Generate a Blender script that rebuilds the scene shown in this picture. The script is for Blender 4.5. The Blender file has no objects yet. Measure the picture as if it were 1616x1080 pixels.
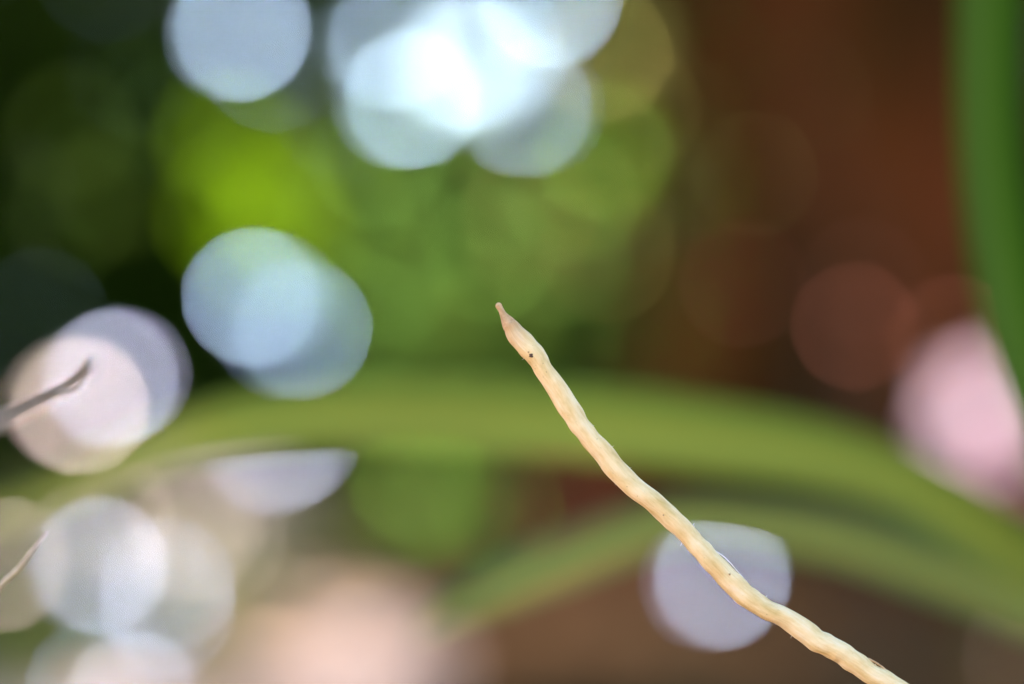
import bpy, bmesh, math, random
import numpy as np
from mathutils import Vector, Matrix

# ------------------------------------------------------------------ camera, sky, sun, exposure
sc = bpy.context.scene
COL = sc.collection
R = math.radians
CAM = Vector((0.0, 0.0, 0.55))              # a low viewpoint, lens 55 cm above the soil
FOCAL, SENSOR, FOCUS, FSTOP = 85.0, 36.0, 0.34, 4.10
cd = bpy.data.cameras.new('camera')
cd.lens = FOCAL; cd.sensor_width = SENSOR; cd.clip_start = 0.01; cd.clip_end = 3000
cd.dof.use_dof = True; cd.dof.focus_distance = FOCUS; cd.dof.aperture_fstop = FSTOP
cam = bpy.data.objects.new('camera', cd); COL.objects.link(cam)
cam.location = CAM; cam.rotation_euler = (R(90), 0, 0)
sc.camera = cam

SUN_EL, SUN_AZ = 42.0, -14.0                # the sun stands ahead of the camera, a little to the left
SUN = Vector((math.sin(R(SUN_AZ)) * math.cos(R(SUN_EL)), math.cos(R(SUN_AZ)) * math.cos(R(SUN_EL)), math.sin(R(SUN_EL))))
world = bpy.data.worlds.new('World'); sc.world = world; world.use_nodes = True
wn = world.node_tree
sky = wn.nodes.new('ShaderNodeTexSky'); sky.sky_type = 'NISHITA'; sky.sun_disc = False
sky.sun_elevation = R(SUN_EL); sky.sun_rotation = R(SUN_AZ)
sky.dust_density = 0.5; sky.ozone_density = 2.5; sky.air_density = 1.0
wn.links.new(sky.outputs[0], wn.nodes['Background'].inputs[0])
wn.nodes['Background'].inputs[1].default_value = 0.14
sd = bpy.data.lights.new('sun', 'SUN'); sd.energy = 4.6; sd.angle = R(0.5); sd.color = (1.0, 0.97, 0.93)
sun = bpy.data.objects.new('sun', sd); COL.objects.link(sun)
sun.location = (0, 0, 12); sun.rotation_euler = SUN.to_track_quat('Z', 'Y').to_euler()
sc.view_settings.view_transform = 'Standard'; sc.view_settings.look = 'None'
sc.view_settings.gamma = 1.0; sc.view_settings.use_curve_mapping = False
sc.view_settings.exposure = 2.25             # exposed for the shade
sc.render.engine = 'CYCLES'
sc.cycles.use_adaptive_sampling = False
sc.cycles.use_denoising = True
sc.cycles.max_bounces = 6; sc.cycles.diffuse_bounces = 3; sc.cycles.transmission_bounces = 4

rng = np.random.default_rng(11)
random.seed(5)
PX = SENSOR / FOCAL / 1616.0                # metres per photo pixel and metre of depth

def at(px, py, d):
    return Vector(((px - 808) * PX * d, d, CAM.z - (py - 540) * PX * d))

# ------------------------------------------------------------------ helpers
def tag(o, label=None, cat=None, group=None, kind=None):
    if label: o['label'] = label
    if cat: o['category'] = cat
    if group: o['group'] = group
    if kind: o['kind'] = kind
    return o

def empty(name, loc, label, cat, group=None):
    o = bpy.data.objects.new(name, None); COL.objects.link(o); o.location = loc
    o.empty_display_size = 0.05
    return tag(o, label, cat, group)

def link(name, me, mat, parent=None):
    o = bpy.data.objects.new(name, me); COL.objects.link(o)
    if mat: me.materials.clear(); me.materials.append(mat)
    if parent:
        o.parent = parent
        if parent.parent is None: o.matrix_parent_inverse = Matrix.Translation(-parent.location)
    return o

def mesh_np(name, V, F, smooth=False):
    me = bpy.data.meshes.new(name)
    me.from_pydata([tuple(v) for v in V], [], [tuple(f) for f in F])
    if smooth: me.polygons.foreach_set('use_smooth', [True] * len(me.polygons))
    me.update(); return me

def vec_attr(me, name, vals):
    a = me.attributes.new(name, 'FLOAT_VECTOR', 'POINT'); a.data.foreach_set('vector', np.asarray(vals, np.float32).ravel())

def catmull(P, n):
    P = np.array(P, float); P = np.vstack([2 * P[0] - P[1], P, 2 * P[-1] - P[-2]])
    out = []
    for i in range(1, len(P) - 2):
        for k in range(n):
            t = k / n; a, b, c, d = P[i - 1], P[i], P[i + 1], P[i + 2]
            out.append(.5 * (2 * b + (c - a) * t + (2 * a - 5 * b + 4 * c - d) * t * t + (3 * b - a - 3 * c + d) * t ** 3))
    out.append(P[-2]); return np.array(out)

def tube(name, pts, rad, mat, parent=None, seg=20, lump=None, bm_out=False):
    """swept tube with a frame carried along the path; lump(s, angle) scales the radius"""
    P = np.array(pts, float); n = len(P)
    T = np.gradient(P, axis=0); T /= np.linalg.norm(T, axis=1)[:, None]
    u = np.cross(T[0], (0.13, 0.95, 0.31)); u /= np.linalg.norm(u)
    V = []; F = []; AT = []; al = np.concatenate([[0], np.cumsum(np.linalg.norm(np.diff(P, axis=0), axis=1))])
    for i in range(n):
        u = u - T[i] * np.dot(u, T[i]); u /= np.linalg.norm(u); w = np.cross(T[i], u)
        for k in range(seg):
            a = 2 * math.pi * k / seg
            r = rad[i] * (lump(i / (n - 1), a) if lump else 1)
            V.append(P[i] + r * (math.cos(a) * u + math.sin(a) * w)); AT.append((math.cos(a), math.sin(a), al[i]))
    for i in range(n - 1):
        for k in range(seg):
            k2 = (k + 1) % seg
            F.append((i * seg + k, i * seg + k2, (i + 1) * seg + k2, (i + 1) * seg + k))
    c0, c1 = len(V), len(V) + 1
    V.append(P[0] - T[0] * rad[0] * .4); V.append(P[-1] + T[-1] * rad[-1] * .4)
    for k in range(seg):
        k2 = (k + 1) % seg
        F.append((c0, k2, k)); F.append((c1, (n - 1) * seg + k, (n - 1) * seg + k2))
    me = mesh_np(name, V, F, True); AT += [(0, 0, 0), (0, 0, al[-1])]; vec_attr(me, 'sweep', AT)
    return link(name, me, mat, parent)

# ------------------------------------------------------------------ materials (all procedural)
def mat(name):
    m = bpy.data.materials.new(name); m.use_nodes = True
    nt = m.node_tree
    return m, nt, nt.nodes['Principled BSDF'], nt.nodes['Material Output']

def ramp(nt, src, stops):
    r = nt.nodes.new('ShaderNodeValToRGB'); e = r.color_ramp.elements
    while len(e) < len(stops): e.new(.5)
    for el, (p, c) in zip(e, stops): el.position = p; el.color = (*c, 1)
    nt.links.new(src, r.inputs[0]); return r.outputs[0]

def noise(nt, scale, detail=4, rough=.55, stretch=None, coord='Object'):
    tc = nt.nodes.new('ShaderNodeTexCoord'); n = nt.nodes.new('ShaderNodeTexNoise')
    n.inputs['Scale'].default_value = scale; n.inputs['Detail'].default_value = detail; n.inputs['Roughness'].default_value = rough
    s = tc.outputs[coord]
    if stretch:
        mp = nt.nodes.new('ShaderNodeMapping'); mp.inputs['Scale'].default_value = stretch
        nt.links.new(s, mp.inputs[0]); s = mp.outputs[0]
    nt.links.new(s, n.inputs['Vector']); return n.outputs[0]

def bump(nt, bsdf, src, strength, dist):
    b = nt.nodes.new('ShaderNodeBump'); b.inputs['Strength'].default_value = strength; b.inputs['Distance'].default_value = dist
    nt.links.new(src, b.inputs['Height']); nt.links.new(b.outputs[0], bsdf.inputs['Normal'])

def leaf_mat(name, stops, scale=14, rough=.45, transl=.4, tcol=None, spec_tint=None, spec=.5):
    m, nt, b, out = mat(name)
    c = ramp(nt, noise(nt, scale, 3), stops)
    nt.links.new(c, b.inputs['Base Color'])
    b.inputs['Roughness'].default_value = rough
    b.inputs['Specular IOR Level'].default_value = spec
    if spec_tint: b.inputs['Specular Tint'].default_value = (*spec_tint, 1); b.inputs['IOR'].default_value = 2.2
    if transl > 0:
        t = nt.nodes.new('ShaderNodeBsdfTranslucent'); mx = nt.nodes.new('ShaderNodeMixShader')
        if tcol: t.inputs[0].default_value = (*tcol, 1)
        else: nt.links.new(c, t.inputs[0])
        mx.inputs[0].default_value = transl
        nt.links.new(b.outputs[0], mx.inputs[1]); nt.links.new(t.outputs[0], mx.inputs[2])
        nt.links.new(mx.outputs[0], out.inputs['Surface'])
    return m

M = {}
M['dark_leaf'] = leaf_mat('dark_evergreen_leaf', [(.3, (.010, .022, .001)), (.7, (.030, .060, .003))], 9, .7, .3, spec=.03)
M['mid_leaf'] = leaf_mat('mid_green_leaf', [(.3, (.085, .14, .016)), (.7, (.14, .20, .028))], 9, .55, .5, spec=.1)
M['cover_leaf'] = leaf_mat('olive_cover_leaf', [(.3, (.13, .135, .03)), (.7, (.22, .21, .06))], 9, .6, .45, spec=.1)
M['hedge_leaf'] = leaf_mat('hedge_leaf', [(.3, (.040, .068, .010)), (.7, (.085, .13, .020))], 5, .6, .4, spec=.1)
M['crown_leaf'] = leaf_mat('crown_leaf', [(.3, (.035, .06, .012)), (.7, (.06, .095, .02))], 4, .5, .2, spec=.3)
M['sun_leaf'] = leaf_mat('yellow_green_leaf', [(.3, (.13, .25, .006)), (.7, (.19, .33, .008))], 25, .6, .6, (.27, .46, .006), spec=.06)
M['olive_leaf'] = leaf_mat('olive_leaf', [(.3, (.16, .17, .04)), (.7, (.22, .22, .06))], 25, .6, .5, spec=.1)
M['red_leaf'] = leaf_mat('russet_leaf', [(.3, (.20, .05, .025)), (.7, (.28, .08, .045))], 25, .6, .5, spec=.1)
GL_ROUGH = .32  # for the added glint leaves: specular tint paints each disc's light colour
M['glint_blue'] = leaf_mat('blue_glint_leaf', [(.3, (.03, .06, .05)), (.7, (.05, .09, .08))], 30, GL_ROUGH, 0, spec_tint=(.42, .68, 1.0), spec=1.0)
M['glint_pale'] = leaf_mat('grey_glint_leaf', [(.3, (.075, .08, .085)), (.7, (.11, .115, .125))], 30, GL_ROUGH, 0, spec_tint=(.64, .69, 1.0), spec=1.0)
M['glint_green'] = leaf_mat('green_glint_leaf', [(.3, (.05, .09, .02)), (.7, (.08, .13, .03))], 30, GL_ROUGH, 0, spec_tint=(.38, 1.0, .0), spec=1.0)
M['glint_olive'] = leaf_mat('olive_glint_leaf', [(.3, (.09, .08, .03)), (.7, (.13, .12, .05))], 30, GL_ROUGH, 0, spec_tint=(1.0, .85, .05), spec=1.0)
M['glint_red'] = leaf_mat('russet_glint_leaf', [(.3, (.12, .04, .02)), (.7, (.18, .06, .03))], 30, GL_ROUGH, 0, spec_tint=(1.0, .22, .10), spec=1.0)
M['glint_warm'] = leaf_mat('tan_glint_leaf', [(.3, (.12, .09, .07)), (.7, (.16, .12, .10))], 30, GL_ROUGH, 0, spec_tint=(1.0, .75, .65), spec=1.0)

def simple(name, stops, scale, rough, bs=None, stretch=None, spec=.4):
    m, nt, b, out = mat(name)
    n = noise(nt, scale, 6, .6, stretch)
    nt.links.new(ramp(nt, n, stops), b.inputs['Base Color'])
    b.inputs['Roughness'].default_value = rough; b.inputs['Specular IOR Level'].default_value = spec
    if bs: bump(nt, b, n, *bs)
    return m
def bark(name, stops, scale, rough, bs, stretch, spec):
    m = simple(name, stops, scale, rough, bs, stretch, spec); nt = m.node_tree; b = nt.nodes['Principled BSDF']
    src = b.inputs['Base Color'].links[0].from_socket
    mx = nt.nodes.new('ShaderNodeMix'); mx.data_type = 'RGBA'; mx.blend_type = 'MULTIPLY'; mx.inputs[0].default_value = 1
    nt.links.new(src, mx.inputs[6])
    nt.links.new(ramp(nt, noise(nt, 2.2, 2, .5, (1.3, 1.3, .6)), [(.36, (.22, .45, .30)), (.48, (.62, .70, .6)), (.62, (1.2, 1.02, .95))]), mx.inputs[7])
    nt.links.new(mx.outputs[2], b.inputs['Base Color']); return m
M['soil'] = simple('red_brown_soil', [(.25, (.05, .019, .004)), (.5, (.105, .040, .009)), (.8, (.165, .070, .018))], 3.5, .95, (.6, .03), spec=.04)
M['bark'] = bark('red_brown_bark', [(.3, (.025, .007, .002)), (.5, (.11, .027, .006)), (.7, (.19, .054, .014))], 3.0, .9, (1.0, .03), (4, 4, .7), .04)
M['twig_bark'] = simple('grey_twig_bark', [(.3, (.05, .035, .022)), (.7, (.11, .08, .055))], 20, .9, None, (3, 3, 1), .15)
M['gravel'] = simple('pale_gravel', [(.25, (.52, .27, .16)), (.5, (.68, .385, .245)), (.8, (.80, .50, .34))], 60, .9, (.6, .01), spec=.15)
M['litter'] = simple('fallen_leaf_brown', [(.3, (.10, .045, .014)), (.7, (.24, .125, .045))], 12, .8, None, None, .04)
M['stone'] = simple('pale_pink_stone', [(.3, (.66, .44, .34)), (.7, (.80, .58, .48))], 18, .8, (.4, .01))
M['stone_beige'] = simple('beige_stone', [(.3, (.40, .25, .165)), (.7, (.52, .34, .235))], 18, .8, (.4, .01))
M['petal'] = leaf_mat('pink_petal', [(.3, (.70, .45, .50)), (.7, (.80, .57, .61))], 30, .6, .55, (.82, .54, .60), spec=.15)
M['bud'] = leaf_mat('deep_pink_bud', [(.3, (.62, .24, .26)), (.7, (.75, .34, .36))], 40, .6, .6, spec=.1)

# ------------------------------------------------------------------ sight and sun lines kept free of foliage
VIEW = []      # (direction px, py, radius px, from depth, to depth): openings in the foliage
SUNL = []      # (point, radius): flecks where the sun gets through
def keep(P, pad=0.0):
    P = np.asarray(P); ok = np.ones(len(P), bool)
    d = np.maximum(P[:, 1], 1e-3)
    qx = P[:, 0] / (PX * d) + 808; qy = 540 - (P[:, 2] - CAM.z) / (PX * d)
    for (x, y, r, d0, d1) in VIEW:
        rr = r + (pad / (PX * d) if d1 < 50 else 0)
        ok &= ~(((qx - x) ** 2 + (qy - y) ** 2 < rr * rr) & (d > d0) & (d < d1))
    S = np.array(SUN)
    for (c, r) in SUNL:
        v = P - np.array(c); t = v @ S
        dist2 = (v * v).sum(1) - t * t
        ok &= ~((t > .02) & (dist2 < (r + pad) ** 2))
    return ok

def leaf_cloud(name, P, size, material, parent, up=.35, flat=None, wide=.5):
    """many single leaves, each two folded faces with a pointed outline, in one mesh"""
    P = np.asarray(P)[keep(P, size * .34)] if flat is None else np.asarray(P)
    n = len(P)
    L = size * rng.uniform(.7, 1.3, n); W = L * wide * rng.uniform(.8, 1.2, n)
    ax = rng.normal(size=(n, 3)); ax[:, 2] -= up; ax /= np.linalg.norm(ax, axis=1)[:, None]
    nr = rng.normal(size=(n, 3)); nr[:, 2] += .6
    if flat is not None: nr = rng.normal(size=(n, 3)) * flat + (0, 0, 1); 
    if flat is not None: ax = rng.normal(size=(n, 3)); ax[:, 2] *= .1; ax /= np.linalg.norm(ax, axis=1)[:, None]
    si = np.cross(ax, nr); si /= np.linalg.norm(si, axis=1)[:, None]
    nr = np.cross(si, ax)
    def pt(a, s, h): return P + ax * (L * a)[:, None] + si * (W * s)[:, None] + nr * (L * h)[:, None]
    V = np.stack([pt(-.5, 0, 0), pt(-.2, .42, .10), pt(.18, .38, .09), pt(.5, 0, -.06), pt(.18, -.38, .09), pt(-.2, -.42, .10)], 1).reshape(-1, 3)
    b = np.arange(n)[:, None] * 6
    F = np.stack([b + np.array([0, 3, 2, 1]), b + np.array([0, 5, 4, 3])], 1).reshape(-1, 4)
    me = bpy.data.meshes.new(name)
    me.vertices.add(len(V)); me.vertices.foreach_set('co', V.ravel().astype(np.float32))
    me.loops.add(F.size); me.loops.foreach_set('vertex_index', F.ravel().astype(np.int32))
    me.polygons.add(len(F)); me.polygons.foreach_set('loop_start', np.arange(len(F), dtype=np.int32) * 4)
    me.update(calc_edges=True)
    o = link(name, me, material, parent); o['kind'] = 'stuff'
    return o

def ell(c, r, n, shell=.0):
    d = rng.normal(size=(n, 3)); d /= np.linalg.norm(d, axis=1)[:, None]
    q = rng.uniform(shell ** 3, 1, n) ** (1 / 3)
    return np.array(c) + d * q[:, None] * np.array(r)

def one_leaf(name, c, length, width, normal, axis, material, parent, curl=.06):
    """a single leaf blade with midrib fold, 5 stations long"""
    N = Vector(normal).normalized(); A = Vector(axis); A = (A - N * A.dot(N)).normalized(); S = N.cross(A)
    prof = [(-.5, .04), (-.32, .30), (-.08, .5), (.18, .43), (.36, .22), (.5, .015)]
    V = []; F = []
    for i, (a, w) in enumerate(prof):
        z = -curl * length * (a * 2) ** 2 * .5
        for s in (-1, 0, 1):
            V.append(Vector(c) + A * (a * length) + S * (s * w * width) + N * (z + (.04 * width * abs(s))))
    for i in range(len(prof) - 1):
        for k in range(2):
            F.append((i * 3 + k, i * 3 + k + 1, i * 3 + k + 4, i * 3 + k + 3))
    return link(name, mesh_np(name, V, F, True), material, parent)

# ------------------------------------------------------------------ light spots: (px, py, depth, size px, strength) and owner
# added leaves standing in for sky gaps and glints, tilted to mirror the sun
GLINT = [
 ('shrub', 'glint_blue', 400, 470, 5.6, 15, .36), ('shrub', 'glint_blue', 474, 520, 5.7, 14, .20),
 ('shrub', 'glint_blue', 385, 48, 5.6, 15, .36), ('shrub', 'glint_blue', 165, -42, 5.4, 14, .003),
 ('shrub', 'glint_blue', 212, 108, 5.4, 14, .0004), ('shrub', 'glint_blue', 430, 100, 5.8, 14, .018),
 ('laurel', 'glint_blue', 655, 155, 6.2, 15, .36), ('laurel', 'glint_blue', 822, 170, 6.2, 14, .16),
 ('laurel', 'glint_blue', 630, 65, 6.2, 14, .2), ('laurel', 'glint_blue', 868, 0, 6.2, 15, .34),
 ('laurel', 'glint_green', 600, 250, 6.1, 14, .07), ('laurel', 'glint_blue', 735, 100, 6.2, 16, .15),
 ('laurel', 'glint_blue', 790, 80, 6.2, 15, .12),
 ('shrub', 'glint_pale', 172, 598, 5.2, 16, .40), ('shrub', 'glint_warm', 130, 640, 5.2, 16, .34), ('shrub', 'glint_blue', 62, 500, 5.3, 14, .006),
 ('ground', 'glint_pale', 438, 710, 5.0, 15, .14), ('ground', 'glint_pale', 456, 690, 5.0, 14, .14),
 ('ground', 'glint_pale', 162, 892, 4.6, 15, .30), ('ground', 'glint_pale', 262, 925, 4.6, 14, .15),
 ('ground', 'glint_pale', 268, 962, 4.5, 14, .09), ('ground', 'glint_pale', 205, 1100, 3.55, 15, .22), ('ground', 'glint_warm', 5, 890, 4.6, 14, .14),
 ('ground', 'glint_warm', 305, 840, 4.8, 14, .06), ('ground', 'glint_blue', 150, 1085, 3.6, 14, .08),
 ('russet', 'glint_pale', 1135, 918, 5.0, 15, .26), ('russet', 'glint_blue', 1146, 905, 5.0, 14, .09),
 ('laurel', 'glint_green', 825, 232, 6.1, 14, .11), ('laurel', 'glint_green', 700, 285, 6.1, 14, .05), ('laurel', 'glint_olive', 912, 330, 6.1, 14, .09),
 ('laurel', 'glint_olive', 955, 85, 6.1, 14, .10), ('laurel', 'glint_green', 745, 395, 6.1, 14, .06), ('laurel', 'glint_green', 955, 240, 6.1, 14, .06),
 ('laurel', 'glint_green', 560, 500, 6.1, 14, .05), ('laurel', 'glint_green', 610, 440, 6.1, 14, .06), ('laurel', 'glint_green', 685, 500, 6.1, 14, .05), ('laurel', 'glint_olive', 960, 400, 6.1, 14, .03),
 ('shrub', 'glint_green', 355, 205, 5.5, 14, .08), ('shrub', 'glint_green', 410, 265, 5.5, 14, .06), 
 ('ground', 'glint_green', 668, 780, 5.2, 14, .07), ('ground', 'glint_green', 730, 785, 5.2, 14, .06), ('ground', 'glint_green', 650, 745, 5.2, 14, .04),
 ('rootside', 'glint_red', 1352, 515, 2.6, 16, .016), ('rootside', 'glint_red', 1490, 315, 2.6, 16, .010), ('rootside', 'glint_olive', 1215, -30, 2.6, 16, .25),
 ('rootside', 'glint_red', 1285, 160, 2.6, 16, .006), ('rootside', 'glint_red', 1505, 535, 2.6, 16, .02), ('russet', 'glint_warm', 1620, 1035, 4.0, 14, .015),
 ('russet', 'glint_red', 880, 780, 5.3, 14, .03),
]
# leaves with sunlight shining through them
LIT = [
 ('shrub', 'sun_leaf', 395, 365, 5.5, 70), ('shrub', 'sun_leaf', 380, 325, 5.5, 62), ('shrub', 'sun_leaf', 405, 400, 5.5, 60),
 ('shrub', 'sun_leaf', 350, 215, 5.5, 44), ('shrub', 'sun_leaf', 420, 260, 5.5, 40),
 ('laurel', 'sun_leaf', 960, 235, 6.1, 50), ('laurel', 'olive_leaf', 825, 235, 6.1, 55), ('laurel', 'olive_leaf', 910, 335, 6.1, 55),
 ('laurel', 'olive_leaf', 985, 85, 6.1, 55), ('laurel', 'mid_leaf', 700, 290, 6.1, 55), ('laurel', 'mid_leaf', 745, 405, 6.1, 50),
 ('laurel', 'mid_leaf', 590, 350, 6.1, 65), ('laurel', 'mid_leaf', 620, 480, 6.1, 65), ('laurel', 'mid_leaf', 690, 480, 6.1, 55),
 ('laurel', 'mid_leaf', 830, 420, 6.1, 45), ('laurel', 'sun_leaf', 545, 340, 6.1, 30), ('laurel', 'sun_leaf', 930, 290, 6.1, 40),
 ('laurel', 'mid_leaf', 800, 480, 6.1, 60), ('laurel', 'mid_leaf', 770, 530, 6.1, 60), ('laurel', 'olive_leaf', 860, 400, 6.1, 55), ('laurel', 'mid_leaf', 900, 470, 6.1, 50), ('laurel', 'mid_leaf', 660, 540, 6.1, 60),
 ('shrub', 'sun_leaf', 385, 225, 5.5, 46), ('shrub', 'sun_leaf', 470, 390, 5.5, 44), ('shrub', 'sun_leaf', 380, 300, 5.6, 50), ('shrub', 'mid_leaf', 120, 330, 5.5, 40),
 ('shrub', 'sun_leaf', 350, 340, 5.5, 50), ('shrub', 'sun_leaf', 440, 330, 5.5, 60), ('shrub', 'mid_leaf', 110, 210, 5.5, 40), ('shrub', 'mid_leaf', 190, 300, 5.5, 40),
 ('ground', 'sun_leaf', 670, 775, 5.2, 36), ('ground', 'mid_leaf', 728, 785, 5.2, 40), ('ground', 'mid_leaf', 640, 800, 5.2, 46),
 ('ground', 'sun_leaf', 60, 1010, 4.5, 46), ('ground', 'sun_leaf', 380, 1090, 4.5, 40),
 ('russet', 'red_leaf', 870, 790, 5.3, 60), ('russet', 'red_leaf', 920, 800, 5.3, 50), ('russet', 'red_leaf', 840, 760, 5.35, 40), ('russet', 'red_leaf', 960, 990, 5.0, 50),
 
]
GLINT = [(o, m, x, y, d, s, k * (.34 if m in ('glint_green', 'glint_olive') else 1)) for (o, m, x, y, d, s, k) in GLINT]
for (o, m, x, y, d, s, k) in list(GLINT):
    if k > .12:                                  # a smaller neighbour beside each strong one
        sg = random.choice((-1, 1)); GLINT.append((o, m, x + sg * random.uniform(19, 23), y + random.uniform(-6, 6), d + .01, 12, k * .25))
def dim(own, mk, n, x0, x1, y0, y1, d, k0, k1):
    for i in range(n):
        GLINT.append((own, mk, random.uniform(x0, x1), random.uniform(y0, y1), d + random.uniform(-.05, .05), 14, random.uniform(k0, k1)))
dim('laurel', 'glint_green', 10, 520, 900, 200, 560, 6.1, .004, .012)
dim('laurel', 'glint_olive', 6, 820, 1040, 20, 480, 6.1, .003, .010)
dim('laurel', 'glint_green', 8, 540, 960, 260, 540, 6.1, .010, .022)
dim('ground', 'glint_green', 5, 600, 790, 730, 830, 5.2, .010, .022)
dim('shrub', 'glint_green', 6, 20, 300, 20, 430, 5.5, .0005, .002)
dim('rootside', 'glint_red', 4, 1060, 1480, 0, 450, 2.6, .002, .006)
dim('rootside', 'glint_olive', 3, 1060, 1300, 100, 520, 2.6, .001, .003)
dim('ground', 'glint_warm', 5, 40, 480, 760, 925, 4.6, .02, .04)
def clear_d(x, y, d, s):
    for dd in (0, .25, -.2, .45, -.4, .65, -.6, .9):
        p = at(x, y, d + dd); ok = True
        for (_, _, gx, gy, gd, gs, gk) in GLINT:
            if gk < .05: continue
            g_ = at(gx, gy, gd); v = p - g_; t = v.dot(SUN); u = CAM - g_; w_ = u.normalized().dot(v)
            if t > 0 and (v - SUN * t).length < s * PX * d * .8 + .02: ok = False
            if w_ > 0 and (v - u.normalized() * w_).length < s * PX * d * .75 + .015: ok = False
        if ok: return d + dd
    return None
LIT = [(o, m, x, y, clear_d(x, y, d, s), s) for (o, m, x, y, d, s) in LIT]
LIT = [q for q in LIT if q[4]]
GLINT = [(o, m, x, y, d, s + 2, min(1.0, k * 1.2)) for (o, m, x, y, d, s, k) in GLINT]
for (_, _, x, y, d, s, k) in GLINT:
    VIEW.append((x, y, s * 1.0, 1.0, d + .05)); SUNL.append((at(x, y, d), s * PX * d * 1.2 + .01))
for (_, _, x, y, d, s) in LIT:
    VIEW.append((x, y, s * .7, 1.0, d + .05)); SUNL.append((at(x, y, d), s * PX * d * .6 + .0))
# sun flecks on the path, stones and flower
for (x, y, d, r) in [(1545, 655, 3.0, .13), (1600, 765, 3.0, .10), (585, 1060, 3.98, .07), (470, 1010, 4.2, .03), (660, 1075, 3.95, .05), (345, 800, 5.0, .08), (400, 1040, 4.0, .06)]:
    SUNL.append((at(x, y, d), r))
# openings to the sky
for (x, y, r) in [(714, 110, 31), (766, 104, 33), (690, 60, 18), (800, 58, 20), (752, 40, 16), (862, 20, 15), (640, 130, 12), (815, 150, 12), (620, 40, 12), (375, 20, 14), (395, 65, 12), (960, 60, 10)]:
    VIEW.append((x, y, r, 1.0, 60))

# ------------------------------------------------------------------ setting
bm = bmesh.new()
bmesh.ops.create_grid(bm, x_segments=120, y_segments=120, size=1)
for v in bm.verts:
    x, y = v.co.x, v.co.y
    X = math.copysign(abs(x) ** 2.2, x) * 400; Y = math.copysign(abs(y) ** 2.2, y) * 400 + 4
    r = math.hypot(X, Y - 4)
    z = .02 * math.sin(X * 3.1 + .7 * Y) * math.sin(Y * 2.3 + 1) if r < 12 else 0
    v.co = (X, Y, z - .02)
me = bpy.data.meshes.new('ground'); bm.to_mesh(me); bm.free()
me.polygons.foreach_set('use_smooth', [True] * len(me.polygons))
tag(link('ground', me, M['soil']), kind='structure')

# pale gravel path past the shrubs; unseen end behind viewpoint added to bounce light
LE = catmull([(-4.5, -9, 0), (-4.0, -3, 0), (-3.2, 0, 0), (-2.0, 2.4, 0), (-.85, 4.0, 0), (-.75, 5.6, 0)], 8)
RE = catmull([(4.5, -9, 0), (3.4, -3, 0), (-.75, -.4, 0), (-.30, 2.6, 0), (-.12, 4.2, 0), (-.55, 5.6, 0)], 8)
V = []; F = []; m = 9
for a, b in zip(LE, RE):
    for k in range(m):
        t = k / (m - 1); V.append(tuple(a * (1 - t) + b * t + np.array((0, 0, .012 + .006 * math.sin(a[1] * 3 + k)))))
for i in range(len(LE) - 1):
    for k in range(m - 1): F.append((i * m + k, i * m + k + 1, (i + 1) * m + k + 1, (i + 1) * m + k))
tag(link('path', mesh_np('path', V, F, True), M['gravel']), kind='structure')
n = 2600
P = np.stack([rng.uniform(-2.6, 2.6, n), rng.uniform(3.0, 8.2, n), rng.uniform(.0, .02, n)], 1)
P = P[(P[:, 0] > .05) | (P[:, 1] > 5.7) | (rng.uniform(size=n) < .15)]
lit = leaf_cloud('leaf_litter', P, .07, M['litter'], None, flat=.35)

# ------------------------------------------------------------------ shrubs, hedge, tree
def stems(root, base, tops, r0):
    for t in tops:
        b = Vector(base) + Vector((random.uniform(-.05, .05), random.uniform(-.05, .05), 0)); t = Vector(t)
        mid = (b + t) / 2 + Vector((random.uniform(-.06, .06), random.uniform(-.06, .06), .05))
        pts = catmull([b, mid, t], 6)
        tube('stem', pts, np.linspace(r0, r0 * .35, len(pts)), M['twig_bark'], root, 8)

hed = empty('hedge', (0, 9.2, 0), 'tall green hedge closing off the garden behind the shrubs and tree', 'hedge')
n = 60000
P = np.stack([rng.uniform(-5.5, 5.5, n), rng.normal(9.2, .25, n), rng.uniform(.0, 3.0, n)], 1)
P[:, 2] *= 1 + .05 * np.sin(P[:, 0] * 2.1)
leaf_cloud('foliage', P, .15, M['hedge_leaf'], hed)
for x in np.arange(-5, 5.1, .9):
    stems(hed, (x, 9.25, 0), [(x + random.uniform(-.2, .2), 9.3, 2.3)], .03)

shr = empty('evergreen_shrub', (-1.15, 6.1, 0), 'dark evergreen shrub with small glossy leaves, beside the lighter green shrub', 'shrub')
P = np.vstack([ell((-1.45, 6.2, .95), (.75, .40, .95), 9000), ell((-.75, 6.3, 1.05), (.40, .35, .95), 3500), ell((-1.2, 6.25, 1.75), (.8, .4, .6), 5000)])
leaf_cloud('foliage', P, .06, M['dark_leaf'], shr)
stems(shr, (-1.15, 6.25, 0), [(-1.95, 6.3, 1.5), (-1.5, 6.4, 1.9), (-.75, 6.3, 1.6), (-1.4, 6.1, 1.2)], .022)

lau = empty('laurel_shrub', (-.1, 6.7, 0), 'mid green laurel shrub between the dark evergreen and the brown trunk', 'shrub')
P = np.vstack([ell((.36, 5.75, 1.0), (.20, .12, .75), 80), ell((-.15, 6.8, .95), (.55, .32, .80), 4200), ell((.05, 6.85, 1.45), (.55, .3, .6), 2600)])
leaf_cloud('foliage', P, .08, M['mid_leaf'], lau)
stems(lau, (-.1, 6.8, 0), [(-.4, 6.75, 1.3), (0, 6.8, 1.7), (.3, 6.85, 1.3)], .02)

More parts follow.
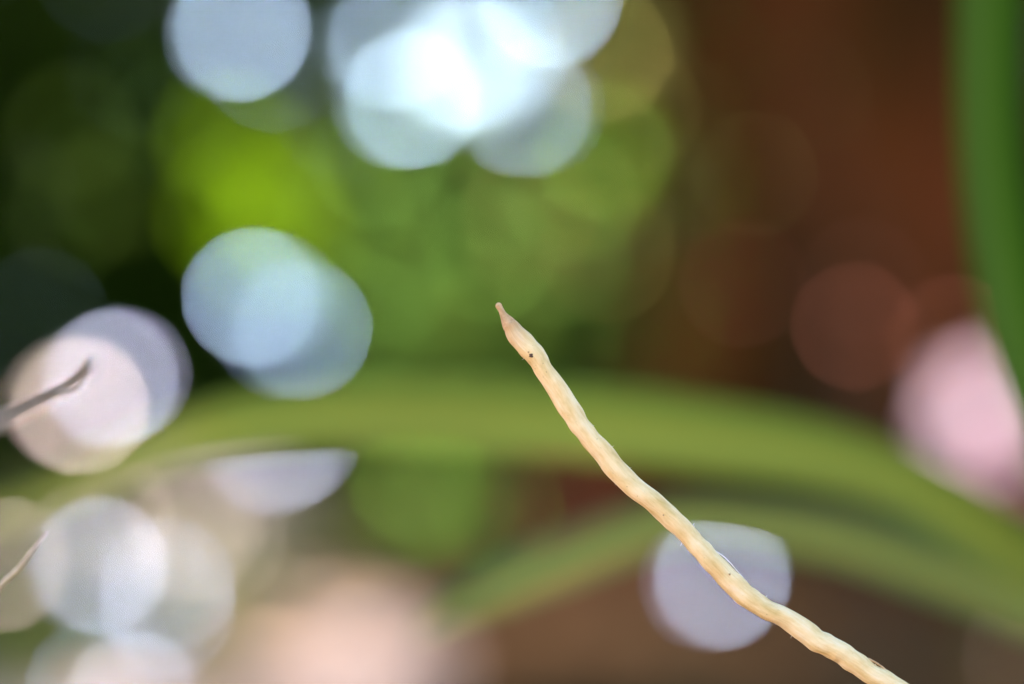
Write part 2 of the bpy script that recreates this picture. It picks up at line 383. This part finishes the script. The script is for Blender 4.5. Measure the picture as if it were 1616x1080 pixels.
gp = empty('ground_cover_plant', (-.75, 5.0, 0), 'low leafy plant spreading over the soil at the foot of the shrubs', 'plant')
P = np.vstack([ell((-.85, 4.85, .10), (.40, .25, .15), 1200), ell((-.85, 4.4, .05), (.42, .35, .12), 1700), ell((-.75, 3.9, .03), (.30, .30, .08), 700), ell((-.22, 5.35, .16), (.16, .16, .18), 420), ell((-.5, 5.1, .08), (.25, .2, .1), 200), ell((-.60, 3.66, .02), (.22, .16, .05), 260)])
leaf_cloud('foliage', P, .055, M['cover_leaf'], gp)
stems(gp, (-.8, 4.9, -.02), [(-.95, 4.8, .14), (-.7, 4.85, .14)], .006)
stems(gp, (-.22, 5.35, -.02), [(-.25, 5.3, .24), (-.15, 5.35, .22)], .006)

tree = empty('tree', (.82, 6.1, 0), 'old tree with thick reddish brown furrowed trunk and unseen crown shaped for shade', 'tree')
tp = catmull([(.82, 6.1, -.05), (.82, 6.1, .25), (.83, 6.12, .7), (.85, 6.15, 1.4), (.85, 6.2, 2.2), (.82, 6.2, 3.0)], 8)
tr = np.interp(tp[:, 2], [-.05, .12, .35, .8, 1.6, 3.0], [.78, .66, .55, .50, .47, .36])
tube('trunk', tp, tr, M['bark'], tree, 64, lambda s, a: 1 + .035 * math.sin(9 * a + 3 * s) + .025 * math.sin(17 * a - 5 * s + 1) + .015 * math.sin(31 * a + 9 * s))
for (e, r0) in [((-1.6, 4.6, 3.6), .16), ((.2, 3.2, 3.9), .15), ((2.8, 4.8, 3.9), .16), ((1.2, 8.2, 4.2), .15), ((.5, 8.6, 4.4), .13)]:
    b = Vector((.82, 6.2, 2.8)); e = Vector(e)
    pts = catmull([b, b.lerp(e, .4) + Vector((0, 0, .35)), e], 8)
    tube('limb', pts, np.linspace(r0, .04, len(pts)), M['bark'], tree, 12)
P = np.vstack([ell((.3, 4.5, 3.8), (2.3, 2.0, .8), 11000), ell((-.3, 7.8, 4.3), (2.8, 2.3, .9), 14000), ell((1.2, 6.3, 4.8), (2.6, 2.6, .9), 7000)])
P = P[P[:, 2] > 2.55]
leaf_cloud('crown', P, .15, M['crown_leaf'], tree)  # out of view, shaped to keep the sun off the foreground

OWN = {'shrub': shr, 'laurel': lau, 'ground': gp, 'rootside': None}
rs = empty('sapling', (.42, 2.66, 0), 'thin russet sapling added to carry glinting leaves before the brown trunk', 'sapling')  # put in to hold the glint leaves in front of the trunk
OWN['rootside'] = rs
stems(rs, (.42, 2.72, -.01), [(.37, 2.69, .56), (.47, 2.69, .72), (.30, 2.70, .92), (.34, 2.69, .80)], .003)
ru = empty('russet_seedling', (.12, 5.3, 0), 'low russet seedling added to hold lit leaves on the soil between leafy plant and trunk', 'seedling')  # added plant: its lit leaves brighten the dark soil here
OWN['russet'] = ru
stems(ru, (.12, 5.34, -.01), [(.08, 5.36, .24), (.16, 5.36, .22), (.19, 5.1, .06), (.42, 5.07, .05)], .004)
def petiole(a, leaf):
    q = catmull([a, a + Vector((.004, .03, .004)), a + Vector((.006, .08, -.02))], 3)
    tube('petiole', q, np.full(len(q), .0012), M['mid_leaf'], leaf, 5)
toC = lambda p: (CAM - p).normalized()
for i, (own, mk, x, y, d, s, k) in enumerate(GLINT):
    p = at(x, y, d); v = toC(p); N = (v + SUN).normalized()
    al = GL_ROUGH ** 2; t = math.atan(al * math.sqrt(max(0, 1 / math.sqrt(k) - 1)))
    side = N.cross(v).normalized()
    N = (Matrix.Rotation(t * (1 if i % 2 else -1), 3, N.cross(side)) @ N)
    w = s * PX * d; cosv = max(.2, N.dot(v))
    lf = one_leaf('leaf', p, w / cosv, w, N, v, M[mk], OWN[own], .015)
    petiole(p - v * (w / cosv * .48), lf)
for i, (own, mk, x, y, d, s) in enumerate(LIT):
    p = at(x, y, d); v = toC(p); w = s * PX * d
    N = (v + Vector((random.uniform(-.3, .3), 0, random.uniform(.1, .4)))).normalized()
    ax = Vector((random.uniform(-.6, .6), 0, -1))
    lf = one_leaf('leaf', p, w * 1.25, w * .85, N, ax, M[mk], OWN[own])
    petiole(p - (ax - N * ax.dot(N)).normalized() * w * .6, lf)

# ------------------------------------------------------------------ stones on the soil
def stone(c, rx, ry, rz, material, label):
    b = bmesh.new(); bmesh.ops.create_icosphere(b, subdivisions=3, radius=1)
    s = random.uniform(0, 9)
    for v in b.verts:
        q = v.co; f = 1 + .12 * math.sin(2.3 * q.x + s) * math.cos(1.9 * q.y - s) + .07 * math.sin(4.1 * q.z + 3 * q.x + s)
        v.co = (c[0] + q.x * rx * f, c[1] + q.y * ry * f, c[2] + q.z * rz * f)
    m_ = bpy.data.meshes.new('stone'); b.to_mesh(m_); b.free()
    m_.polygons.foreach_set('use_smooth', [True] * len(m_.polygons))
    o = link('stone', m_, material); tag(o, label, 'stone', 'stones lying on the soil'); 
    return o
STONES = [((580, 1060, 3.95), .065, .05, .045, 'stone', 'large pale pink stone on the soil, brightest of the stones'),
          ((470, 1010, 4.2), .055, .05, .035, 'stone_beige', 'beige stone beside the large pale pink stone'),
          ((660, 1075, 3.95), .04, .04, .03, 'stone_beige', 'small beige stone, close by the large pale pink stone'),
          ((345, 870, 5.0), .15, .12, .15, 'stone_beige', 'big rounded beige boulder behind the low leafy plant')]
for (q, rx, ry, rz, mk, lb) in STONES:
    stone(at(*q), rx, ry, rz, M[mk], lb)

# ------------------------------------------------------------------ pink flower
fl = empty('pink_flower', (at(1548, 640, 3.0).x, 3.0, 0), 'pale pink flower on a thin stem, beside the upright green leaf', 'flower')
fc = at(1545, 655, 3.0)
pts = catmull([(fc.x + .03, 3.03, -.02), (fc.x + .04, 3.03, .2), (fc.x + .015, 3.02, .4), (fc.x, 3.012, fc.z)], 6)
tube('stem', pts, np.full(len(pts), .003), M['mid_leaf'], fl, 8)
for k in range(6):
    a = 2 * math.pi * k / 6 + .3
    dirv = Vector((math.cos(a), -.35, math.sin(a)))
    one_leaf('petal', fc + Vector((dirv.x * .026, dirv.y * .026, dirv.z * .034)), .052, .036, Vector((-math.cos(a) * .4, -1, -math.sin(a) * .4)), dirv, M['petal'], fl, .15)

for k in range(4):
    a = 1.3 * k; bc = at(1600, 765, 3.0)
    one_leaf('bud', bc + Vector((math.cos(a) * .006, -.002 * k, math.sin(a) * .004)), .085, .040, Vector((math.cos(a) * .6, -1, .3)), (.2 * math.cos(a), 0, -1), M['bud'], fl, .1)
q = catmull([(fc.x + .04, 3.03, .2), at(1625, 790, 3.01), at(1606, 750, 3.004)], 4)
tube('stem', q, np.full(len(q), .002), M['mid_leaf'], fl, 6)

# ------------------------------------------------------------------ strap-leaved plant close by
def blade_mat(name, margin, body, rib, transl=.3, spec=.12):
    """parallel-veined strap leaf: pale midrib, darker margins, fine lengthwise streaks"""
    m, nt, b, out = mat(name)
    at_ = nt.nodes.new('ShaderNodeAttribute'); at_.attribute_name = 'sweep'
    sx = nt.nodes.new('ShaderNodeSeparateXYZ'); nt.links.new(at_.outputs['Vector'], sx.inputs[0])
    ma = nt.nodes.new('ShaderNodeMath'); ma.operation = 'MULTIPLY_ADD'; ma.inputs[1].default_value = .5; ma.inputs[2].default_value = .5
    nt.links.new(sx.outputs[0], ma.inputs[0])
    c = ramp(nt, ma.outputs[0], [(.0, margin), (.28, body), (.46, body), (.53, rib), (.62, rib), (1.0, tuple(.6 * a + .4 * b_ for a, b_ in zip(body, margin)))])
    mp = nt.nodes.new('ShaderNodeMapping'); mp.inputs['Scale'].default_value = (9, 0, 14); nt.links.new(at_.outputs['Vector'], mp.inputs[0])
    n = nt.nodes.new('ShaderNodeTexNoise'); n.inputs['Scale'].default_value = 1; n.inputs['Detail'].default_value = 5; nt.links.new(mp.outputs[0], n.inputs['Vector'])
    mx = nt.nodes.new('ShaderNodeMix'); mx.data_type = 'RGBA'; mx.blend_type = 'MULTIPLY'; mx.inputs[0].default_value = 1
    nt.links.new(c, mx.inputs[6]); nt.links.new(ramp(nt, n.outputs[0], [(.3, (.68, .74, .7)), (.6, (1.1, 1.08, 1.0))]), mx.inputs[7])
    col = mx.outputs[2]; nt.links.new(col, b.inputs['Base Color'])
    b.inputs['Roughness'].default_value = .5; b.inputs['Specular IOR Level'].default_value = spec
    bump(nt, b, n.outputs[0], .3, .0006)
    t = nt.nodes.new('ShaderNodeBsdfTranslucent'); ms = nt.nodes.new('ShaderNodeMixShader'); ms.inputs[0].default_value = transl
    nt.links.new(col, t.inputs[0]); nt.links.new(b.outputs[0], ms.inputs[1]); nt.links.new(t.outputs[0], ms.inputs[2]); nt.links.new(ms.outputs[0], out.inputs['Surface'])
    return m
M['blade'] = blade_mat('olive_green_blade', (.10, .16, .020), (.23, .27, .026), (.32, .325, .042))
M['blade2'] = blade_mat('grey_green_blade', (.06, .11, .055), (.19, .24, .060), (.42, .40, .07))
M['blade3'] = blade_mat('deep_green_blade', (.03, .07, .008), (.045, .115, .003), (.085, .15, .02), .25, .04)

def strap(name, pts, hw, tilt, material, parent, keel=.28, label=None):
    """long strap leaf: path, half width along it, folded cross-section with thickness"""
    P = catmull(pts, 10); H = catmull([(h, 0, 0) for h in hw], 10)[:, 0]; TL = catmull([(t, 0, 0) for t in tilt], 10)[:, 0]
    T = np.gradient(P, axis=0); T /= np.linalg.norm(T, axis=1)[:, None]
    V = []; F = []; AT = []; n = len(P); cs = np.linspace(-1, 1, 9); th = .0007; al = np.concatenate([[0], np.cumsum(np.linalg.norm(np.diff(P, axis=0), axis=1))])
    for i in range(n):
        toc = np.array((0, -1, 0)); w = np.cross(T[i], toc); w /= np.linalg.norm(w); f = np.cross(w, T[i])
        ca, sa = math.cos(TL[i]), math.sin(TL[i])
        W, Nn = w * ca + f * sa, f * ca - w * sa
        for sgn in (1, -1):
            for c in (cs if sgn > 0 else cs[::-1]):
                V.append(P[i] + W * c * H[i] + Nn * (keel * H[i] * (c * c - .4) + sgn * th * (1.2 - abs(c)))); AT.append((c, sgn, al[i]))
    m = 18
    for i in range(n - 1):
        for k in range(m):
            k2 = (k + 1) % m; F.append((i * m + k, (i + 1) * m + k, (i + 1) * m + k2, i * m + k2))
    F.append(tuple(range(m))); F.append(tuple((n - 1) * m + k for k in reversed(range(m))))
    me = mesh_np(name, V, F, True); vec_attr(me, 'sweep', AT)
    o = link(name, me, material, parent)
    if label: o['label'] = label
    return o

BASE = Vector((.33, .50, 0))
sp = empty('strap_leaved_plant', BASE, 'strap-leaved plant whose long green leaves arch behind the dry stalk', 'plant')
def hwpx(l, d): return [h * PX * d for h in l]
def path(l, d): return [at(x, y, dd if dd else d) for (x, y, dd) in l]
d1 = .495
p1 = path([(-330, 960, .62), (-180, 895, .60), (-60, 835, .575), (60, 790, .55), (180, 735, .525), (320, 684, 0), (500, 655, 0), (700, 655, 0), (900, 667, 0), (1100, 688, 0), (1300, 722, 0), (1450, 775, 0), (1616, 880, 0), (1850, 1060, 0)], d1)
p1 += [Vector((.26, .455, .34)), Vector((.31, .48, .16)), BASE + Vector((-.01, 0, -.01))]
strap('leaf', p1, hwpx([2, 10, 17, 25, 36, 46, 56, 62, 64, 62, 57, 53, 54, 62, 62, 56, 48], d1), [.3] * 17, M['blade'], sp, label='broad olive green leaf arching right across')
d2 = .525
p2 = path([(650, 1005, 0), (715, 965, 0), (800, 922, 0), (900, 880, 0), (1000, 842, 0), (1100, 821, 0), (1300, 842, 0), (1450, 884, 0), (1616, 950, 0), (1850, 1090, 0)], d2)
p2 += [Vector((.27, .475, .30)), Vector((.315, .49, .14)), BASE + Vector((.0, .01, -.01))]
strap('leaf', p2, hwpx([2, 22, 36, 41, 41, 40, 47, 54, 56, 60, 60, 54, 46], d2), [.35] * 13, M['blade2'], sp, label='grey-green leaf curving under the broad olive leaf')
d3 = .475
p3 = path([(1640, -900, 0), (1600, -600, 0), (1570, -300, 0), (1562, -100, 0), (1558, 100, 0), (1563, 250, 0), (1582, 400, 0), (1618, 560, 0), (1672, 700, 0), (1750, 850, 0)], d3)
p3 += [Vector((.22, .46, .36)), Vector((.29, .48, .2)), BASE + Vector((.0, -.02, -.01))]
strap('leaf', p3, hwpx([2, 36, 50, 54, 55, 56, 58, 60, 62, 64, 62, 56, 48], d3), [.2] * 13, M['blade3'], sp, label='deep green upright leaf')

for k, (tx, ty, tz, hx, hz) in enumerate([(.62, .30, .50, .46, .62), (.75, .55, .35, .55, .58), (.48, .20, .70, .40, .50), (.60, .75, .40, .48, .60), (.30, .85, .45, .36, .55)]):
    pts = [Vector((tx, ty, tz)), Vector((hx, (BASE.y + ty) / 2, hz)), Vector((.37, BASE.y + (ty - BASE.y) * .2, .32)), BASE + Vector((.012 * k - .02, .02, -.01))]
    strap('leaf', pts, [.001, .013, .014, .010], [.4 * (k - 2)] * 4, M['blade'] if k % 2 else M['blade3'], sp)  # unseen extra leaves, added to shade the stalk from the right

# ------------------------------------------------------------------ the dry stalk in focus
def dry_mat():
    m, nt, b, out = mat('dry_cream_stalk')
    at_ = nt.nodes.new('ShaderNodeAttribute'); at_.attribute_name = 'sweep'
    sx = nt.nodes.new('ShaderNodeSeparateXYZ'); nt.links.new(at_.outputs['Vector'], sx.inputs[0])
    def sweep_noise(scale, detail, rough=.6):
        mp = nt.nodes.new('ShaderNodeMapping'); mp.inputs['Scale'].default_value = scale; nt.links.new(at_.outputs['Vector'], mp.inputs[0])
        n = nt.nodes.new('ShaderNodeTexNoise'); n.inputs['Scale'].default_value = 1; n.inputs['Detail'].default_value = detail; n.inputs['Roughness'].default_value = rough
        nt.links.new(mp.outputs[0], n.inputs['Vector']); return n.outputs[0]
    def mixc(a, b_, fac, mode='MIX'):
        mx = nt.nodes.new('ShaderNodeMix'); mx.data_type = 'RGBA'; mx.blend_type = mode
        if isinstance(fac, float): mx.inputs[0].default_value = fac
        else: nt.links.new(fac, mx.inputs[0])
        nt.links.new(a, mx.inputs[6])
        if isinstance(b_, tuple): mx.inputs[7].default_value = (*b_, 1)
        else: nt.links.new(b_, mx.inputs[7])
        return mx.outputs[2]
    blot = sweep_noise((.9, .9, 190), 4); wr = sweep_noise((7, 7, 260), 5, .65); speck = noise(nt, 2600, 2, .5)
    c = ramp(nt, blot, [(.28, (.60, .40, .14)), (.42, (.76, .53, .235)), (.56, (.85, .63, .33)), (.75, (.88, .70, .44))])
    c = mixc(c, ramp(nt, wr, [(.30, (.66, .55, .40)), (.46, (.94, .90, .84)), (.62, (1, 1, 1))]), .35, 'MULTIPLY')
    c = mixc(c, (.28, .15, .06), ramp(nt, speck, [(.70, (0, 0, 0)), (.78, (.7, .7, .7))]))
    # the last millimetres dry to pinkish brown
    ad = nt.nodes.new('ShaderNodeMath'); ad.operation = 'MULTIPLY_ADD'; ad.inputs[1].default_value = .004
    nt.links.new(wr, ad.inputs[0]); nt.links.new(sx.outputs[2], ad.inputs[2])
    mr = nt.nodes.new('ShaderNodeMapRange'); mr.inputs[1].default_value = .0022; mr.inputs[2].default_value = .0062; mr.inputs[3].default_value = .9; mr.inputs[4].default_value = 0
    nt.links.new(ad.outputs[0], mr.inputs[0])
    c = mixc(c, (.50, .29, .13), mr.outputs[0])
    nt.links.new(c, b.inputs['Base Color'])
    b.inputs['Roughness'].default_value = .75; b.inputs['Specular IOR Level'].default_value = .2
    bump(nt, b, wr, .4, .0005)
    return m
M['dry'] = dry_mat()
M['dry_tip'] = simple('dry_brown_tip', [(.3, (.34, .18, .07)), (.7, (.62, .38, .19))], 900, .85, (.4, .0003))
M['dry_scar'] = simple('tan_scar', [(.3, (.30, .17, .07)), (.7, (.48, .30, .14))], 900, .9)
M['dry_dark'] = simple('dark_scar', [(.3, (.05, .03, .02)), (.7, (.12, .07, .04))], 900, .9)
M['fibre'] = simple('pale_fibre', [(.3, (.6, .48, .32)), (.7, (.78, .66, .5))], 900, .8)
st = empty('dry_stalk', at(1900, 2450, .34), 'knobbly cream coloured dry stalk with pointed tip, crossing in front of the leaves', 'stalk')
st.location.z = 0
SK = [(803.7, 511, 11.5), (817, 531, 15.5), (841.5, 557, 16.8), (858, 583, 15.4), (882, 619, 16.2), (901, 649, 17), (923, 682, 16.4), (952.6, 716, 16.6), (982, 752, 16.6),
      (1019, 783, 17), (1056, 815, 17), (1089, 848, 15), (1113, 875, 16.8), (1144, 908, 17.4), (1170, 934, 17.2), (1201, 957, 16.2), (1232, 972, 16.2), (1260, 989, 17.2), (1288, 1010, 17.6),
      (1320, 1026, 18), (1345, 1043, 17.4), (1374, 1063, 15.8), (1406, 1080, 16.5), (1450, 1112, 17.5), (1530, 1190, 17), (1620, 1310, 17.5), (1700, 1450, 17), (1790, 1700, 18), (1850, 2000, 18), (1880, 2300, 19)]
D0 = .34
pp = [(*at(x, y, D0), 0) for (x, y, r) in SK]
path_s = catmull([np.array(at(x, y, D0)) for (x, y, r) in SK] + [np.array((st.location.x, .34, .12)), np.array((st.location.x, .34, -.01))], 8)
rad_s = catmull([(r * PX * D0, 0, 0) for (x, y, r) in SK] + [(19 * PX * D0, 0, 0)] * 2, 8)[:, 0]
def knob(s, a):
    return 1 + .04 * math.sin(2 * a + 60 * s) + .04 * math.sin(a + 173 * s + 1.5 * math.sin(31 * s)) + .02 * math.sin(3 * a - 251 * s + 2 * math.sin(47 * s))
tube('stem', path_s, rad_s, M['dry'], st, 40, knob)
tpts = [(785.8, 479, 3.4), (786.8, 482, 4.9), (788.6, 485.5, 4.6), (791.5, 491, 4.6), (795, 498, 6.4), (800, 506, 9.2), (806, 515, 11.4)]
tpath = catmull([np.array(at(x, y, D0)) for (x, y, r) in tpts], 6); trad = catmull([(r * PX * D0, 0, 0) for (x, y, r) in tpts], 6)[:, 0]
tube('tip', tpath, trad, M['dry_tip'], st, 24, lambda s, a: 1 + .08 * math.sin(4 * a + 9 * s) + .05 * math.sin(7 * a))
def blob(name, px, py, rpx, material, front=16.2):
    b = bmesh.new(); bmesh.ops.create_icosphere(b, subdivisions=2, radius=1); c = at(px, py, D0) + Vector((0, -front * PX * D0, 0))
    for v in b.verts:
        f = 1 + .3 * math.sin(3 * v.co.x + 2) * math.cos(4 * v.co.z)
        v.co = (c.x + v.co.x * rpx * PX * D0 * f, c.y + v.co.y * .9 * PX * D0 * 1.5, c.z + v.co.z * rpx * PX * D0 * 1.1 * f)
    m_ = bpy.data.meshes.new(name); b.to_mesh(m_); b.free()
    return link(name, m_, material, st)
blob('scar', 838, 561, 3.6, M['dry_dark'], 17.2)
for (x, y, r_) in [(834, 556, 1.6), (1046, 812, 1.3), (1150, 905, 1.6), (1330, 1030, 1.2)]:
    blob('scar', x, y, r_, M['dry_scar'], 17.0)
def fibre(pts, r, material=None, name='fibre', dz=0):
    q = catmull([np.array(at(x, y, D0)) + np.array((0, dz, 0)) for (x, y) in pts], 6)
    tube(name, q, np.linspace(r, r * .35, len(q)) * PX * D0, material or M['fibre'], st, 6)
fibre([(1086, 834), (1092, 830), (1096, 826)], 1.0); fibre([(1092, 838), (1096, 833), (1094, 828)], .8)
fibre([(1081, 850), (1077, 855), (1074, 862)], .8); fibre([(1084, 852), (1080, 858)], .7)
fibre([(1125, 868), (1140, 877), (1152, 888), (1165, 903), (1180, 920)], 1.3)
for k in range(8):                              # short pale hairs along both edges
    i = random.randrange(1, 22); x, y, r = SK[i]; x2, y2, _ = SK[i + 1]; L_ = math.hypot(x2 - x, y2 - y); tx, ty = (x2 - x) / L_, (y2 - y) / L_
    sg = random.choice((-1, 1)); h = random.uniform(2, 6); b0 = (x - sg * ty * r * .96, y + sg * tx * r * .96)
    w_ = random.uniform(-4, 4)
    fibre([b0, (b0[0] - sg * ty * h * .6 + tx * w_ * .4, b0[1] + sg * tx * h * .6 + ty * w_ * .4), (b0[0] - sg * ty * h + tx * w_, b0[1] + sg * tx * h + ty * w_)], .45)
fibre([(1370, 1040), (1382, 1046), (1395, 1055), (1404, 1064), (1409, 1072)], 2.2, M['dry_tip'], 'peeling_strip')

# ------------------------------------------------------------------ two thin dry twigs
M['twig'] = simple('grey_brown_twig', [(.35, (.22, .165, .115)), (.65, (.58, .48, .37))], 300, .8, (.3, .0005))
M['twig2'] = simple('tan_twig', [(.3, (.34, .24, .13)), (.7, (.54, .41, .25))], 300, .8, (.3, .0005))
def twig(pts, d, material, label, base):
    tw = empty('dry_twig', (base[0], base[1], 0), label, 'twig')
    q = catmull([np.array((base[0], base[1], -.01)), np.array((base[0] + .005, base[1], .25))] + [np.array(at(p[0], p[1], p[3] if len(p) > 3 else d)) for p in pts], 8)
    r = catmull([(.0022, 0, 0), (.0020, 0, 0)] + [(p[2] * PX * d, 0, 0) for p in pts], 8)[:, 0]
    tube('stem', q, r, material, tw, 14, lambda s, a: 1 + .10 * math.sin(2 * a + 90 * s) + .10 * max(0, math.sin(70 * s)) ** 6)
    return tw
t1 = twig([(-330, 880, 15, .42), (-150, 748, 13, .405), (0, 668, 8.0, .41), (60, 638, 6.6, .40), (105, 613, 5.4, .39), (128, 596, 5.0, .385), (139, 580, 4.5, .37), (141, 568, 2.2, .37)], .37, M['twig'], 'grey-brown dry twig with a hooked tip', (-.18, .42))
q = catmull([np.array(at(x, y, .371)) for (x, y) in [(90, 622), (112, 618), (128, 608), (136, 594), (150, 586)]], 5)
tube('side_shoot', q, np.linspace(4.0, 1.0, len(q)) * PX * .371, M['twig'], t1, 8)
twig([(-200, 1130, 8), (-80, 1010, 6.5), (0, 925, 4.8), (30, 897, 4.0), (52, 868, 3.0), (74, 840, 1.6)], .352, M['twig2'], 'thin tan dry twig with a straight pointed end', (-.12, .352))
